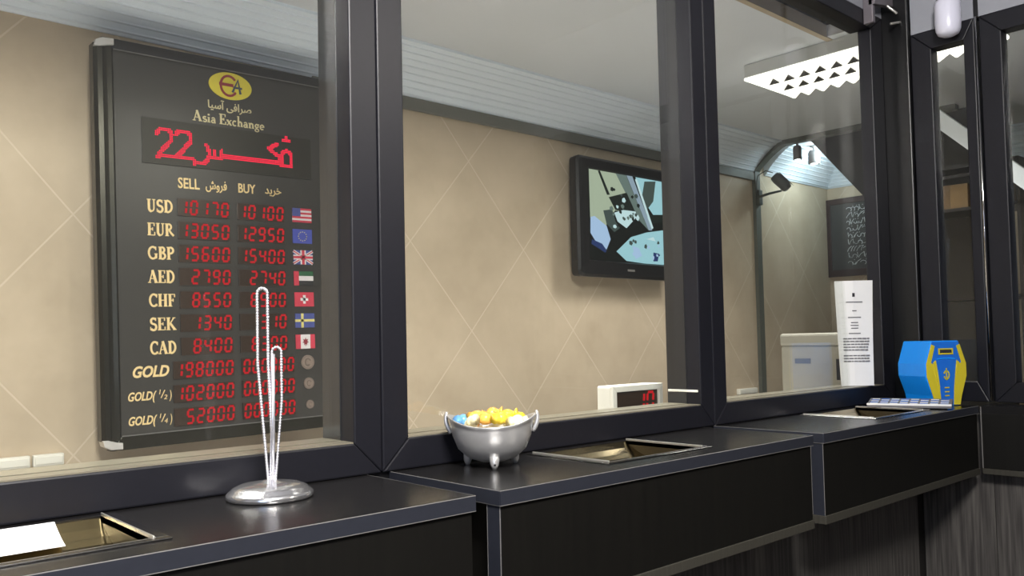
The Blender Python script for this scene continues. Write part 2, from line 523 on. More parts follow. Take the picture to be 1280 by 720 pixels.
window(1, -.25, 1.0985, FW, .14)
win2 = window(2, 1.1005, 2.4495, FW, .14)
MB().box(1.2685, 1.2735, .012, .135, .118, .126).build('white_strip', 'whitepl', win2, bevel=.001)['label'] = 'thin white strip across the right jamb'
window(3, 2.4515, 3.874, .114, .062)
window(4, -1.60, -.252, FW, .14)


def side_window(n, y0, y1, z0, z1, wl, wr):
    """window of the wall on the right; Y runs towards the viewer"""
    root = bpy.data.objects.new('window_%d' % n, None); COL.objects.link(root); root.location = (3.90, y0, z0)
    root['kind'] = 'structure'
    d = mitred(0, y1-y0, 0, z1-z0, wl, wr, .085, .085)
    for k, p in d.items():
        MB().prism(p, 0, .075, 0).build('stile' if k.startswith('stile') else k, 'frame', root, bevel=.004)
    MB().box(.045, .051, wl-.004, y1-y0-wr+.004, .082, z1-z0-.082).build('pane', 'glass', root)
    return root


side_window(5, 1.305, 1.573, 1.105, 2.765, .045, .088)
side_window(6, -.60, 1.285, 1.105, 2.765, .10, .085)
tag(MB().tube([(3.893, 1.295, 1.112), (3.893, 1.295, 2.765)], .0055, 8).build('steel_edge_strip', 'chrome', smooth=True), 'thin bright steel strip standing upright between the two side windows', 'strip')
struct(MB().box(4.6, 7.0, -.8, -.7, 0, 3.3).build('wall_hall_far', 'darkroom'))

# ------------------------------------------------------------------ counters
CT = 1.10
LAB = {1: 'black counter unit holding the wire loop stand, leftmost of the row', 2: 'black counter unit under the silver candy bowl, middle of the row', 3: 'black counter unit under the blue collection box'}


def counter(n, x0, x1, tray=None):
    t = thing('counter_unit', LAB[n], 'counter', (x0, 1.30, 0), 0, 'black counter units under the windows')
    W = x1-x0; D = .400
    top = MB()
    if tray:
        a, b, y0, y1 = tray[0]-x0, tray[1]-x0, tray[2]-1.30, tray[3]-1.30
        for bx in ((0, a, 0, D), (b, W, 0, D), (a, b, 0, y0), (a, b, y1, D)):
            top.box(bx[0], bx[1], bx[2], bx[3], CT-.032, CT)
    else:
        top.box(0, W, 0, D, CT-.032, CT)
    top.build('worktop', 'worktop', t)
    MB().box(-.002, W+.002, -.003, 0, CT-.030, CT-.0015).box(-.003, 0, 0, D, CT-.030, CT-.0015).box(W, W+.003, 0, D, CT-.030, CT-.0015).build('edge_band', 'edgeband', t)
    el = MB()
    for z in (CT-.0012, CT-.0312):
        el.tube([(-.002, D, z), (-.002, -.002, z), (W+.002, -.002, z), (W+.002, D, z)], .0011, 6)
    el.build('edge_line', 'edgeline', t)
    MB().box(.004, W-.004, .004, .044, .845, CT-.032).build('fascia_panel', 'fascia', t)
    MB().box(.001, .004, .004, .044, .845, CT-.032).build('end_band', 'edgeband', t)
    e2 = MB()
    for y in (.004, .044):
        e2.tube([(.0015, y, .846), (.0015, y, CT-.033)], .0011, 6)
    e2.build('edge_line', 'edgeline', t)
    MB().box(.0, W, .0, .048, .818, .845).build('lower_trim', 'trimlow', t, bevel=.002)
    for x in (.06, W-.06):
        MB().box(x, x+.03, .044, .195, .86, CT-.032).build('support_bracket', 'fascia', t)
    return t


counter(1, -.205, 1.058, (.03, .472, 1.385, 1.66))
counter(2, 1.127, 2.386, (1.556, 1.945, 1.385, 1.66))
counter(3, 2.456, 3.742, (2.985, 3.415, 1.385, 1.66))
# ledge in front of the side windows
t = thing('side_ledge', 'narrow black ledge with a deep fascia below the side windows', 'ledge', (3.742, 1.296, 0))
MB().box(.004, .158, -1.8, .0, CT-.030, CT).build('worktop', 'worktop', t)
MB().box(.004, .034, -1.8, -.006, .845, CT-.030).build('fascia_panel', 'fascia', t, bevel=.002)
MB().box(.0, .036, -1.8, -.004, .822, .845).build('lower_trim', 'trimlow', t, bevel=.002)
MB().box(.002, .006, -.008, -.004, .846, CT-.004).build('edge_line', 'edgeline', t)
for y_ in (-1.0, -.3):
    MB().box(.034, .074, y_, y_+.03, .86, CT-.03).build('support_bracket', 'fascia', t)


def tray(x0, x1, label):
    """deal tray let into the worktop: flat steel rim round a dished polished basin"""
    t = thing('deal_tray', label, 'tray', (x0, 1.385, CT), 0, 'deal trays in the counters')
    W = x1-x0; D = .275; r = .022; th = .003
    rim = MB()
    rim.box(-r, W+r, -r+.004, 0, .0, th).box(-r, 0, 0, D, .0, th).box(W, W+r, 0, D, .0, th)
    rim.build('rim', 'rimsteel', t, bevel=.0012)
    lip = MB().box(W-.003, W, 0, D, -.012, th+.003).box(0, .003, 0, D, -.012, th+.003).box(0, W, -.002, .002, -.010, th)
    lip.build('lip', 'steel', t, bevel=.001)
    b = MB(); rings = []
    for i in range(13):
        y = D*i/12; u = (i/12-.5)*2
        dz = -.046*(1-u*u)-.003
        rings.append([(.003, y, dz), (W-.003, y, dz), (W-.003, y, dz-.003), (.003, y, dz-.003)])
    b.loft(rings)
    for xa in (.0, W-.003):
        pts = [(D*i/12, -.046*(1-((i/12-.5)*2)**2)-.006) for i in range(13)]
        ep = MB().prism(pts+[(D, 0), (0, 0)], xa, xa+.003, 0).build('end_plate', 'trayend', t)
    b.build('basin', 'mirror', t)
    return t


tray(.03, .472, 'polished steel deal tray with a white paper in it, left end of the counter')
tray(1.556, 1.945, 'polished steel deal tray beside the silver candy bowl')
tray(2.985, 3.415, 'polished steel deal tray beside the notepad and blue box')
pp = MB(); rings = []
for i in range(9):
    x = .05+.31*i/8
    rings.append([])
for j in range(9):
    v = j/8; y = 1.656-.072*v; u_ = (y-1.5225)/.1375; z = CT-.040*(1-u_*u_)
    rings_j = [(.05, y, z+.004), (.392, y, z+.004), (.392, y, z+.003), (.05, y, z+.003)]
    rings.append(rings_j)
pm = MB().loft([r for r in rings if r])
tag(pm.build('paper_slip', 'paper'), 'white paper slip lying in the deal tray at the left end', 'paper')

# ------------------------------------------------------------------ exchange rate board
BX, BZ = 1.543, 1.85
TILT = R(1.1)
board = thing('exchange_rate_board', 'tall charcoal currency rate board with red digits and small flags on the back wall', 'rate board', (BX, 3.55, BZ))
board.rotation_euler = (0, -TILT, 0)


def L(x, z):
    dx, dz = x-BX, z-BZ
    return (dx*math.cos(TILT)+dz*math.sin(TILT), -dx*math.sin(TILT)+dz*math.cos(TILT))


TL = (-.565, .805); BL_ = (-.537, -.825)
xl, xr, zt, zb = -.551, .551, .823, -.835
# back housing, panel
MB().box(xl+.05, xr-.05, .03, .095, zb+.04, zt-.02).build('housing', 'boardrail', board)
for x_ in (xl+.1, xr-.2):
    MB().box(x_, x_+.1, .095, .147, .3, .6).build('wall_mount', 'boardrail', board)
MB().box(xl+.06, xr-.06, .0, .03, zb+.03, zt-.03).build('panel', 'board', board)
rw = .075; rt_ = .042
d = {'left': [(xl, zb+.03), (xl+rw, zb+.055), (xl+rw, zt-rt_), (xl, zt-.03)],
     'right': [(xr, zb+.03), (xr-rw, zb+.055), (xr-rw, zt-rt_), (xr, zt-.03)],
     'top': [(xl+.03, zt), (xr-.03, zt), (xr-rw, zt-rt_), (xl+rw, zt-rt_)],
     'bottom': [(xl+.03, zb), (xr-.03, zb), (xr-rw, zb+.055), (xl+rw, zb+.055)]}
for k, p in d.items():
    if k in ('left', 'right'):
        s_ = 1 if k == 'left' else -1
        x_ = xl if k == 'left' else xr
        pr = [(x_, .05), (x_, .0), (x_+s_*.012, -.016), (x_+s_*.030, -.019), (x_+s_*.036, -.008), (x_+s_*.05, -.006), (x_+s_*.066, -.012), (x_+s_*rw, -.002), (x_+s_*rw, .05)]
        MB().prism(pr, zb+.04, zt-.028, 2).build('rail', 'boardrail', board)
    else:
        MB().prism(p, -.010, .05, 1).build('rail', 'blackpl' if k == 'top' else 'boardrail', board, bevel=.003)
for z_ in (zt-rt_-.003, zb+.053):
    MB().box(xl+rw, xr-rw, -.011, -.006, z_, z_+.004).build('rail_line', 'edgeline', board)
for sx in (1, -1):
    for sz in (1, -1):
        cx = xl if sx > 0 else xr; cz = zt if sz > 0 else zb
        cp = [(cx, cz-sz*.045), (cx+sx*.006, cz-sz*.02), (cx+sx*.03, cz-sz*.006), (cx+sx*rw, cz-sz*.004), (cx+sx*rw, cz-sz*.030), (cx+sx*.05, cz-sz*.034), (cx+sx*.02, cz-sz*.045)]
        MB().prism(cp, -.020, .04, 1).build('corner_cap', 'pewter', board, bevel=.002)['label'] = 'small silvery metal corner cap'

# logo
lg = MB()
lc = L(1.543, 2.563)
el_ = [(lc[0]+.098*math.cos(2*PI*i/40), lc[1]+.060*math.sin(2*PI*i/40)) for i in range(40)]
lg.prism(el_, -.004, .001, 1, 0)
lg.strip([(lc[0]+x*.98, lc[1]+z) for x, z in arc(-.008, .0, .038, .044, 40, 325, 18)], .010, -.006, -.003, 1)
lg.strip([(lc[0]-.052, lc[1]+.004), (lc[0]+.012, lc[1]+.004)], .013, -.0065, -.003, 1)
lg.strip([(lc[0]+.008, lc[1]-.026), (lc[0]+.034, lc[1]+.032), (lc[0]+.044, lc[1]-.030)], .010, -.007, -.003, 2)
lg.strip([(lc[0]+.012, lc[1]-.004), (lc[0]+.052, lc[1]-.004)], .008, -.0075, -.003, 2)
lg.build('logo_plate', ['logoy', 'logor', 'logog'], board)['label'] = 'yellow oval emblem with maroon and grey initials'

# shop name lettering
tx = MB()
a_ = L(1.376, 2.386)
NAME_AT = (a_[0]+.326, a_[1]+.022)
s1 = '\ufbfd\ufed3\ufe8d\ufeae\ufebb'[::1]
s_arab = '\ufe8e\ufbff\ufeb3\ufe81' + ' ' + '\ufbfd\ufed3\ufe8d\ufeae\ufebb'
a_ = L(1.442, 2.452)
text_into(tx, s_arab, a_[0], a_[1], .034, -.003, .001, 0, width=.198, offset=.012)

# red matrix display
LED = {'two': [(1.223, 2.305), (1.235, 2.323), (1.264, 2.328), (1.283, 2.314), (1.283, 2.284), (1.26, 2.255), (1.232, 2.221), (1.227, 2.209), (1.289, 2.214)], 'two2': [(1.299, 2.307), (1.316, 2.328), (1.345, 2.33), (1.365, 2.317), (1.365, 2.29), (1.338, 2.256), (1.309, 2.223), (1.304, 2.213), (1.368, 2.218)], 're': [(1.432, 2.283), (1.442, 2.26), (1.442, 2.233), (1.425, 2.203), (1.381, 2.198)], 're2': [(1.381, 2.21), (1.379, 2.191)], 'teeth': [(1.442, 2.229), (1.463, 2.229), (1.467, 2.26)], 'teeth2': [(1.466, 2.229), (1.498, 2.233), (1.5, 2.267)], 'base': [(1.5, 2.241), (1.623, 2.243), (1.827, 2.242)], 'base2': [(1.5, 2.247), (1.623, 2.253), (1.788, 2.25)], 'kaf': [(1.762, 2.337), (1.72, 2.309), (1.743, 2.294), (1.769, 2.28), (1.769, 2.248)], 'fe': [(1.784, 2.25), (1.781, 2.292), (1.804, 2.31), (1.828, 2.299), (1.829, 2.244)], 'dot': [(1.793, 2.359), (1.821, 2.36)], 'dot2': [(1.807, 2.375), (1.807, 2.354)]}
c0 = L(1.165, 2.175); c1 = L(1.929, 2.384)
lx0, lx1 = c0[0], c1[0]; lz0, lz1 = c0[1], c1[1]-.004
md = MB().box(lx0, lx1, -.006, .001, lz0, lz1).build('matrix_display', 'ledmat', board)
PITCH = .0074
cells = set()
for k, pts in LED.items():
    pts = [L(*p) for p in pts]
    for (ax, az), (bx, bz) in zip(pts[:-1], pts[1:]):
        n = max(2, int(math.hypot(bx-ax, bz-az)/.002))
        for i in range(n+1):
            x = ax+(bx-ax)*i/n; z = az+(bz-az)*i/n
            for ox, oz in ((-.0036, -.0036), (.0036, -.0036), (-.0036, .0036), (.0036, .0036)):
                cells.add((int((x+ox-lx0)/PITCH), int((z+oz-lz0)/PITCH)))
ld = MB()
for cx, cz in cells:
    px, pz = lx0+(cx+.5)*PITCH, lz0+(cz+.5)*PITCH
    ld.prism([(px+.0028*math.cos(2*PI*i/8), pz+.0028*math.sin(2*PI*i/8)) for i in range(8)], -.0085, -.006, 1)
ld.build('lit_dots', 'red', md)

# serif capitals for the currency codes
def glyph(ch):
    st = [(.2, .0), (.2, 1.0)]
    G = {
     'U': ([([(.2, 1), (.2, .3)]+arc(.43, .3, .23, .26, 180, 270, 6), .19), (arc(.43, .3, .23, .26, 270, 360, 6)+[(.66, 1)], .1), ([(.02, .965), (.38, .965)], .07), ([(.52, .965), (.8, .965)], .07)], .86),
     'S': ([(arc(.36, .72, .22, .22, 40, 270, 12)+arc(.36, .26, .24, .24, 90, -150, 12), .17), ([(.56, .98), (.56, .74)], .07), ([(.1, .02), (.1, .28)], .07)], .72),
     'D': ([(st, .2), (arc(.3, .5, .44, .46, -90, 90, 12), .16), ([(.02, .035), (.34, .035)], .07), ([(.02, .965), (.34, .965)], .07)], .88),
     'E': ([(st, .2), ([(.02, .965), (.68, .965)], .07), ([(.02, .035), (.72, .035)], .07), ([(.2, .5), (.5, .5)], .09), ([(.65, .98), (.65, .74)], .08), ([(.69, .02), (.69, .28)], .08), ([(.5, .38), (.5, .62)], .07)], .8),
     'F': ([(st, .2), ([(.02, .965), (.68, .965)], .07), ([(.02, .035), (.4, .035)], .07), ([(.2, .5), (.5, .5)], .09), ([(.65, .98), (.65, .74)], .08), ([(.5, .38), (.5, .62)], .07)], .74),
     'R': ([(st, .2), (arc(.34, .74, .27, .22, -90, 90, 10), .15), ([(.2, .965), (.36, .965)], .07), ([(.36, .52), (.62, .22), (.84, .035)], .17), ([(.02, .035), (.38, .035)], .07), ([(.02, .965), (.3, .965)], .07)], .86),
     'P': ([(st, .2), (arc(.34, .72, .29, .24, -90, 90, 10), .16), ([(.02, .035), (.4, .035)], .07), ([(.02, .965), (.34, .965)], .07)], .74),
     'B': ([(st, .2), (arc(.34, .75, .24, .21, -90, 90, 10), .15), (arc(.34, .27, .3, .24, -90, 90, 10), .16), ([(.02, .035), (.34, .035)], .07), ([(.02, .965), (.34, .965)], .07)], .78),
     'G': ([(arc(.47, .5, .37, .46, 48, 330, 18), .16), ([(.76, .42), (.76, .06)], .17), ([(.6, .42), (.9, .42)], .07), ([(.74, .98), (.74, .7)], .07)], .96),
     'C': ([(arc(.47, .5, .37, .46, 42, 318, 18), .16), ([(.74, .98), (.74, .7)], .07), ([(.76, .05), (.76, .22)], .05)], .86),
     'A': ([([(.1, .0), (.42, 1)], .08), ([(.40, 1), (.76, 0)], .2), ([(.2, .34), (.62, .34)], .07), ([(-.04, .035), (.26, .035)], .07), ([(.58, .035), (.94, .035)], .07)], .94),
     'H': ([(st, .2), ([(.72, 0), (.72, 1)], .2), ([(.2, .5), (.72, .5)], .08), ([(.02, .035), (.38, .035)], .07), ([(.02, .965), (.38, .965)], .07), ([(.54, .035), (.9, .035)], .07), ([(.54, .965), (.9, .965)], .07)], .96),
     's': ([(arc(.27, .38, .16, .11, 40, 270, 10)+arc(.27, .14, .18, .12, 90, -150, 10), .13)], .52),
     'i': ([([(.16, 0), (.16, .5)], .17), ([(.16, .66), (.16, .80)], .17), ([(.02, .03), (.32, .03)], .06), ([(.04, .48), (.2, .48)], .06)], .36),
     'a': ([([(.40, .36), (.40, .06), (.50, .03)], .16), (arc(.26, .37, .15, .12, 160, 10, 8), .11), (arc(.25, .15, .16, .13, 60, 350, 10), .12)], .58),
     'x': ([([(.06, .5), (.46, 0)], .16), ([(.46, .5), (.06, 0)], .08), ([(-.02, .49), (.2, .49)], .05), ([(.36, .49), (.54, .49)], .05), ([(-.02, .02), (.16, .02)], .05), ([(.34, .02), (.56, .02)], .05)], .58),
     'c': ([(arc(.28, .25, .2, .23, 50, 310, 12), .13)], .54),
     'h': ([([(.15, 0), (.15, 1)], .16), (arc(.32, .3, .17, .17, 170, 0, 8)+[(.49, 0)], .15), ([(.02, .03), (.3, .03)], .06), ([(.38, .03), (.62, .03)], .06), ([(.02, .97), (.15, .97)], .06)], .66),
     'n': ([([(.15, 0), (.15, .5)], .16), (arc(.32, .3, .17, .17, 170, 0, 8)+[(.49, 0)], .15), ([(.02, .03), (.3, .03)], .06), ([(.38, .03), (.62, .03)], .06), ([(.02, .48), (.15, .48)], .06)], .66),
     'g': ([(arc(.27, .30, .16, .17, 0, 350, 14), .12), (arc(.28, -.12, .21, .13, 0, 350, 14), .09), ([(.2, .12), (.14, .04), (.3, .0)], .08), ([(.38, .44), (.54, .48)], .08)], .58),
     'e': ([(arc(.28, .25, .2, .23, 0, 310, 14), .12), ([(.09, .26), (.46, .26)], .07)], .55),
     ' ': ([], .30),
     'K': ([(st, .2), ([(.28, .42), (.72, .97)], .09), ([(.36, .54), (.8, .03)], .19), ([(.02, .035), (.38, .035)], .07), ([(.02, .965), (.38, .965)], .07), ([(.6, .965), (.86, .965)], .07), ([(.62, .035), (.94, .035)], .07)], .92),
    }
    return G[ch]


def serif(mb, s, xr_, zc, h, width):
    gl = [glyph(c) for c in s]
    tot = sum(g[1] for g in gl)
    sx = width/tot; x = xr_-width
    for strokes, adv in gl:
        for i, (pts, wd) in enumerate(strokes):
            mb.strip([(x+px*sx, zc-h/2+pz*h) for px, pz in pts], wd*h*.95, -.003-i*.0001, .001)
        x += adv*sx


serif(tx, 'Asia Exchange', NAME_AT[0], NAME_AT[1], .046, .326)
tx.build('name_lettering', 'paletext', board)

# seven segment read-outs
SEG = {'0': 'abcdef', '1': 'bc', '2': 'abged', '3': 'abgcd', '4': 'fgbc', '5': 'afgcd', '6': 'afgedc', '7': 'abc', '8': 'abcdefg', '9': 'abcdfg'}


def digit(mb, x, z, w, h, ch, mi=0, y0=-.0105, y1=-.008, th=.0085, sl=.10):
    def q(pts): mb.strip([(x+px*w+sl*(pz*h), z+pz*h) for px, pz in pts], th, y0, y1, mi)
    g = .07
    P_ = {'a': [(g, 1), (1-g, 1)], 'g': [(g, .5), (1-g, .5)], 'd': [(g, 0), (1-g, 0)], 'f': [(0, 1-g), (0, .5+g)], 'e': [(0, .5-g), (0, g)], 'b': [(1, 1-g), (1, .5+g)], 'c': [(1, .5-g), (1, g)]}
    for s_ in SEG[ch]: q(P_[s_])


rows = [('USD', '10170', '10100'), ('EUR', '13050', '12950'), ('GBP', '15600', '15400'), ('AED', '2790', '2740'), ('CHF', '8550', '8500'), ('SEK', '1340', '1310'), ('CAD', '8400', '8300'),
        ('GOLD', '198000', '000000'), ('HALF', '102000', '000000'), ('QUARTER', '52000', '000000')]
codes = MB(); ital = MB()
DX = -1.543
for i, (code, sell, buy) in enumerate(rows):
    zc = 2.008-.0982*i-BZ
    big = i >= 7
    for col, s_ in ((0, sell), (1, buy)):
        n = 6 if big else 5
        if col == 0: x0, x1 = (1.275, 1.538) if big else (1.310, 1.536)
        else: x0, x1 = (1.574, 1.826) if big else (1.570, 1.795)
        x0 += DX; x1 += DX
        p = MB().box(x0, x1, -.007, .001, zc-.037, zc+.037).build('rate_display', 'leddark', board, bevel=.001)
        m = MB(); cw = (x1-x0)/n; off = n-len(s_)
        for k, ch in enumerate(s_):
            digit(m, x0+(k+off+.16)*cw, zc-.028, cw*.56, .056, ch)
        m.build('digits', 'redseg', p)
    if not big:
        serif(codes, code, 1.293+DX, zc-.001, .053, .108)
    elif code == 'GOLD':
        text_into(ital, 'GOLD', 1.115+DX, zc-.020, .046, -.003, .001, 0, width=.145, shear=.28, offset=.03)
    else:
        text_into(ital, 'GOLD(', 1.095+DX, zc-.016, .036, -.003, .001, 0, width=.112, shear=.28, offset=.022)
        text_into(ital, '1', 1.217+DX, zc+.004, .020, -.003, .001, 0, shear=.2)
        ital.strip([(1.224+DX, zc-.012), (1.240+DX, zc+.020)], .0035, -.003, .001)
        text_into(ital, '2' if code == 'HALF' else '4', 1.236+DX, zc-.018, .020, -.003, .001, 0, shear=.2)
        text_into(ital, ')', 1.258+DX, zc-.016, .036, -.003, .001, 0, width=.009, shear=.1)
codes.build('currency_codes', 'goldtext', board)
ital.build('gold_lettering', 'goldtext', board)
hd = MB()
a_ = L(1.311, 2.086); text_into(hd, 'SELL', a_[0], a_[1], .046, -.003, .001, 0, width=.092, offset=.015)
a_ = L(1.576, 2.094); text_into(hd, 'BUY', a_[0], a_[1], .042, -.003, .001, 0, width=.080, offset=.015)
a_ = L(1.429, 2.094); text_into(hd, '\ufeb5\ufeed\ufeae\ufed3', a_[0], a_[1], .040, -.003, .001, 0, width=.094, offset=.012)
a_ = L(1.701, 2.102); text_into(hd, '\ufeaa\ufbfe\ufeae\ufea7', a_[0], a_[1], .036, -.003, .001, 0, width=.080, offset=.012)
hd.build('heading_lettering', 'goldtext', board)

# flags
FWD, FH = .098, .066


def flag(kind, zc):
    m = MB(); x0 = 1.837+DX; x1 = x0+FWD; z0 = zc-FH/2; z1 = zc+FH/2
    bx = lambda a, b, c, d_, mi, k=0: m.box(x0+a*FWD, x0+b*FWD, -.004-.0006*k, .001, z0+c*FH, z0+d_*FH, mi)
    if kind == 'us':
        ms = ['f_white', 'f_red', 'f_blue']; bx(0, 1, 0, 1, 0)
        for k in range(4): bx(0, 1, k*2/7, (k*2+1)/7, 1, 1)
        bx(0, .42, .43, 1, 2, 2)
    elif kind == 'eu':
        ms = ['f_eu', 'f_yellow']; bx(0, 1, 0, 1, 0)
        for k in range(12):
            a = 2*PI*k/12; cx = x0+FWD/2+.021*math.cos(a); cz = zc+.021*math.sin(a)
            m.prism([(cx+.0028*math.cos(2*PI*j/5), cz+.0028*math.sin(2*PI*j/5)) for j in range(5)], -.005, .001, 1, 1)
    elif kind == 'uk':
        ms = ['f_blue', 'f_white', 'f_red']; bx(0, 1, 0, 1, 0)
        m.strip([(x0, z0+.004), (x1, z1-.004)], .013, -.0046, .001, 1); m.strip([(x0, z1-.004), (x1, z0+.004)], .013, -.0046, .001, 1)
        m.strip([(x0, z0+.004), (x1, z1-.004)], .005, -.005, .001, 2); m.strip([(x0, z1-.004), (x1, z0+.004)], .005, -.005, .001, 2)
        bx(.36, .64, 0, 1, 1, 2); bx(0, 1, .33, .67, 1, 2); bx(.43, .57, 0, 1, 2, 3); bx(0, 1, .42, .58, 2, 3)
    elif kind == 'ae':
        ms = ['f_green', 'f_white', 'f_black', 'f_red']; bx(.25, 1, .667, 1, 0); bx(.25, 1, .333, .667, 1); bx(.25, 1, 0, .333, 2); bx(0, .25, 0, 1, 3)
    elif kind == 'ch':
        ms = ['f_red', 'f_white']; bx(0, 1, 0, 1, 0); bx(.43, .57, .2, .8, 1, 1); bx(.3, .7, .4, .6, 1, 1)
    elif kind == 'se':
        ms = ['f_blue', 'f_yellow']; bx(0, 1, 0, 1, 0); bx(.3, .43, 0, 1, 1, 1); bx(0, 1, .41, .59, 1, 1)
    else:
        ms = ['f_red', 'f_white', 'logor']; bx(0, 1, 0, 1, 0); bx(.25, .75, 0, 1, 1, 1)
        c = (x0+FWD/2, zc)
        lf = []
        for k in range(14):
            a = PI/2+2*PI*k/14; rr = .019 if k % 2 == 0 else .010
            lf.append((c[0]+rr*math.cos(a)*.9, c[1]+rr*math.sin(a)))
        m.prism(lf, -.0055, .001, 1, 2)
        bx(.485, .515, .18, .4, 2, 2)
    return m.build('flag', ms, board)


for i, k in enumerate(('us', 'eu', 'uk', 'ae', 'ch', 'se', 'ca')):
    f = flag(k, 2.008-.0982*i-BZ+.002)
    f['label'] = {'us': 'red and white striped flag with blue corner', 'eu': 'blue flag with ring of yellow stars', 'uk': 'flag with red and white crosses on blue', 'ae': 'green, white and black flag with red side', 'ch': 'red flag with white cross', 'se': 'blue flag with yellow cross', 'ca': 'red and white flag with leaf'}[k]
for i, (x, z, r) in enumerate(((1.895, 1.325, .033), (1.898, 1.226, .026), (1.901, 1.124, .020))):
    m = MB(); xc = x+DX; zc = 2.008-.0982*(7+i)-BZ+.004
    m.prism([(xc+r*math.cos(2*PI*j/32), zc+r*math.sin(2*PI*j/32)) for j in range(32)], -.004, .001, 1, 0)
    m.strip(arc(xc, zc, r*.86, r*.86, 0, 350, 30), .0025, -.0048, .001, 1, closed=True)
    m.strip(arc(xc, zc, r*.4, r*.5, 20, 300, 14), .006*r/.033, -.0048, .001, 1)
    m.strip([(xc-r*.3, zc-r*.45), (xc+r*.3, zc-r*.35)], .005*r/.033, -.0048, .001, 1)
    m.build('coin_picture', ['coin', 'coin2'], board)

# ------------------------------------------------------------------ television on the back wall
tv = thing('television', 'black wall television showing a camera view of the office, partly behind the mullion', 'television', (3.75, 3.55, 1.805))


def rrect(x0, x1, z0, z1, r, n=5):
    p = []
    for cx, cz, a in ((x1-r, z1-r, 0), (x0+r, z1-r, 90), (x0+r, z0+r, 180), (x1-r, z0+r, 270)):
        p += arc(cx, cz, r, r, a, a+90, n)
    return p


TVW, TVH = .985, .757
fr = MB()
out = rrect(0, TVW, 0, TVH, .035); inn = rrect(.112, TVW-.112, .105, TVH-.075, .004)
n = len(out)
vs = []
for y, ring in ((.03, out), (.0, out), (-.012, rrect(.016, TVW-.016, .016, TVH-.016, .03)), (-.006, rrect(.104, TVW-.104, .097, TVH-.067, .006)), (.004, inn)):
    vs.append([(p[0], y, p[1]) for p in ring])
fr.loft(vs, cap=False)
fr.build('bezel', 'blackpl', tv)
bk = MB().prism(rrect(.004, TVW-.004, .004, TVH-.004, .03), .025, .06, 1).prism(rrect(.10, TVW-.10, .1, TVH-.1, .05), .06, .10, 1)
bk.build('back_shell', 'blackpl', tv, bevel=.004)
MB().box(TVW/2-.1, TVW/2+.1, .10, .149, TVH/2-.12, TVH/2+.12).build('wall_bracket', 'blackpl', tv)
MB().box(-.006, .004, .0, .03, .10, .20).box(-.006, .004, .0, .03, .34, .60).build('speaker_grille', 'blackpl', tv, bevel=.003)
MB().box(TVW/2-.035, TVW/2+.035, -.013, -.010, .045, .058).build('badge', 'steel', tv)
TV = {'wall': [(3.874, 2.488), (4.183, 2.498), (4.319, 2.247), (4.118, 2.243), (4.051, 2.194), (4.005, 2.091), (3.876, 2.18)], 'rod': [(3.957, 2.484), (3.978, 2.487), (4.068, 2.34), (4.04, 2.337)], 'plant': [(4.056, 2.324), (4.234, 2.371), (4.319, 2.247), (4.118, 2.246)], 'table': [(4.107, 2.228), (4.195, 2.253), (4.319, 2.254), (4.329, 2.218), (4.224, 2.136), (4.137, 2.173)], 'person': [(4.0, 2.233), (4.086, 2.248), (4.115, 2.171), (4.157, 2.131), (4.102, 2.101), (4.028, 2.15)], 'shirt': [(3.879, 2.18), (3.914, 2.19), (4.028, 2.135), (4.063, 2.052), (4.022, 1.985), (3.959, 1.989), (3.875, 2.081)], 'shirtdark': [(3.888, 2.04), (3.981, 2.018), (4.022, 1.978), (4.01, 1.963), (3.881, 2.012)], 'desk': [(4.118, 1.977), (4.267, 2.08), (4.429, 2.122), (4.615, 2.151), (4.611, 1.912), (4.396, 1.912), (4.215, 1.92)], 'pole': [(4.239, 2.49), (4.295, 2.493), (4.489, 2.141), (4.454, 2.138)], 'pole2': [(4.324, 2.47), (4.342, 2.472), (4.502, 2.157), (4.483, 2.148)], 'rightlight': [(4.33, 2.485), (4.615, 2.485), (4.615, 2.258), (4.506, 2.248), (4.415, 2.33), (4.35, 2.428)], 'rightdark': [(4.421, 2.466), (4.541, 2.48), (4.51, 2.34), (4.436, 2.272), (4.394, 2.373)], 'rightlow': [(4.412, 2.248), (4.506, 2.245), (4.615, 2.255), (4.615, 2.212), (4.503, 2.188)], 'spots': [(4.275, 2.022), (4.343, 2.012), (4.376, 1.962), (4.306, 1.936)], 'spots2': [(4.495, 1.991), (4.554, 1.986), (4.54, 1.933), (4.492, 1.93)], 'spots3': [(4.427, 2.077), (4.499, 2.096), (4.522, 2.068)],
      'back': [(4.13, 2.49), (4.235, 2.49), (4.45, 2.14), (4.33, 2.215), (4.319, 2.247)]}
order = [('wall', 1), ('back', 9), ('rod', 2), ('plant', 2), ('rightlight', 4), ('rightdark', 8), ('rightlow', 2), ('person', 8), ('table', 3), ('shirt', 5), ('shirtdark', 6), ('desk', 4), ('spots', 5), ('spots2', 6), ('spots3', 3), ('pole', 7), ('pole2', 3)]
sc = MB().box(.110, TVW-.110, .004, .012, .103, TVH-.073, 0)
for k, (nm, mi) in enumerate(order):
    poly = [(min(max(x-3.75, .113), TVW-.113), min(max(z-1.805, .106), TVH-.076)) for x, z in TV[nm]]
    sc.prism(poly, .0035-.00012*k, .006, 1, mi)
rnd = random.Random(3)
for k in range(26):   # small clutter in the camera view
    cx = rnd.uniform(.32, .60); cz = rnd.uniform(.33, .58); r = rnd.uniform(.008, .02)
    sc.prism([(cx+r*math.cos(a*1.26)*rnd.uniform(.6, 1.3), cz+r*math.sin(a*1.26)*rnd.uniform(.6, 1.3)) for a in range(5)], .0012-.00005*k, .006, 1, rnd.choice([2, 2, 8, 3, 9]))
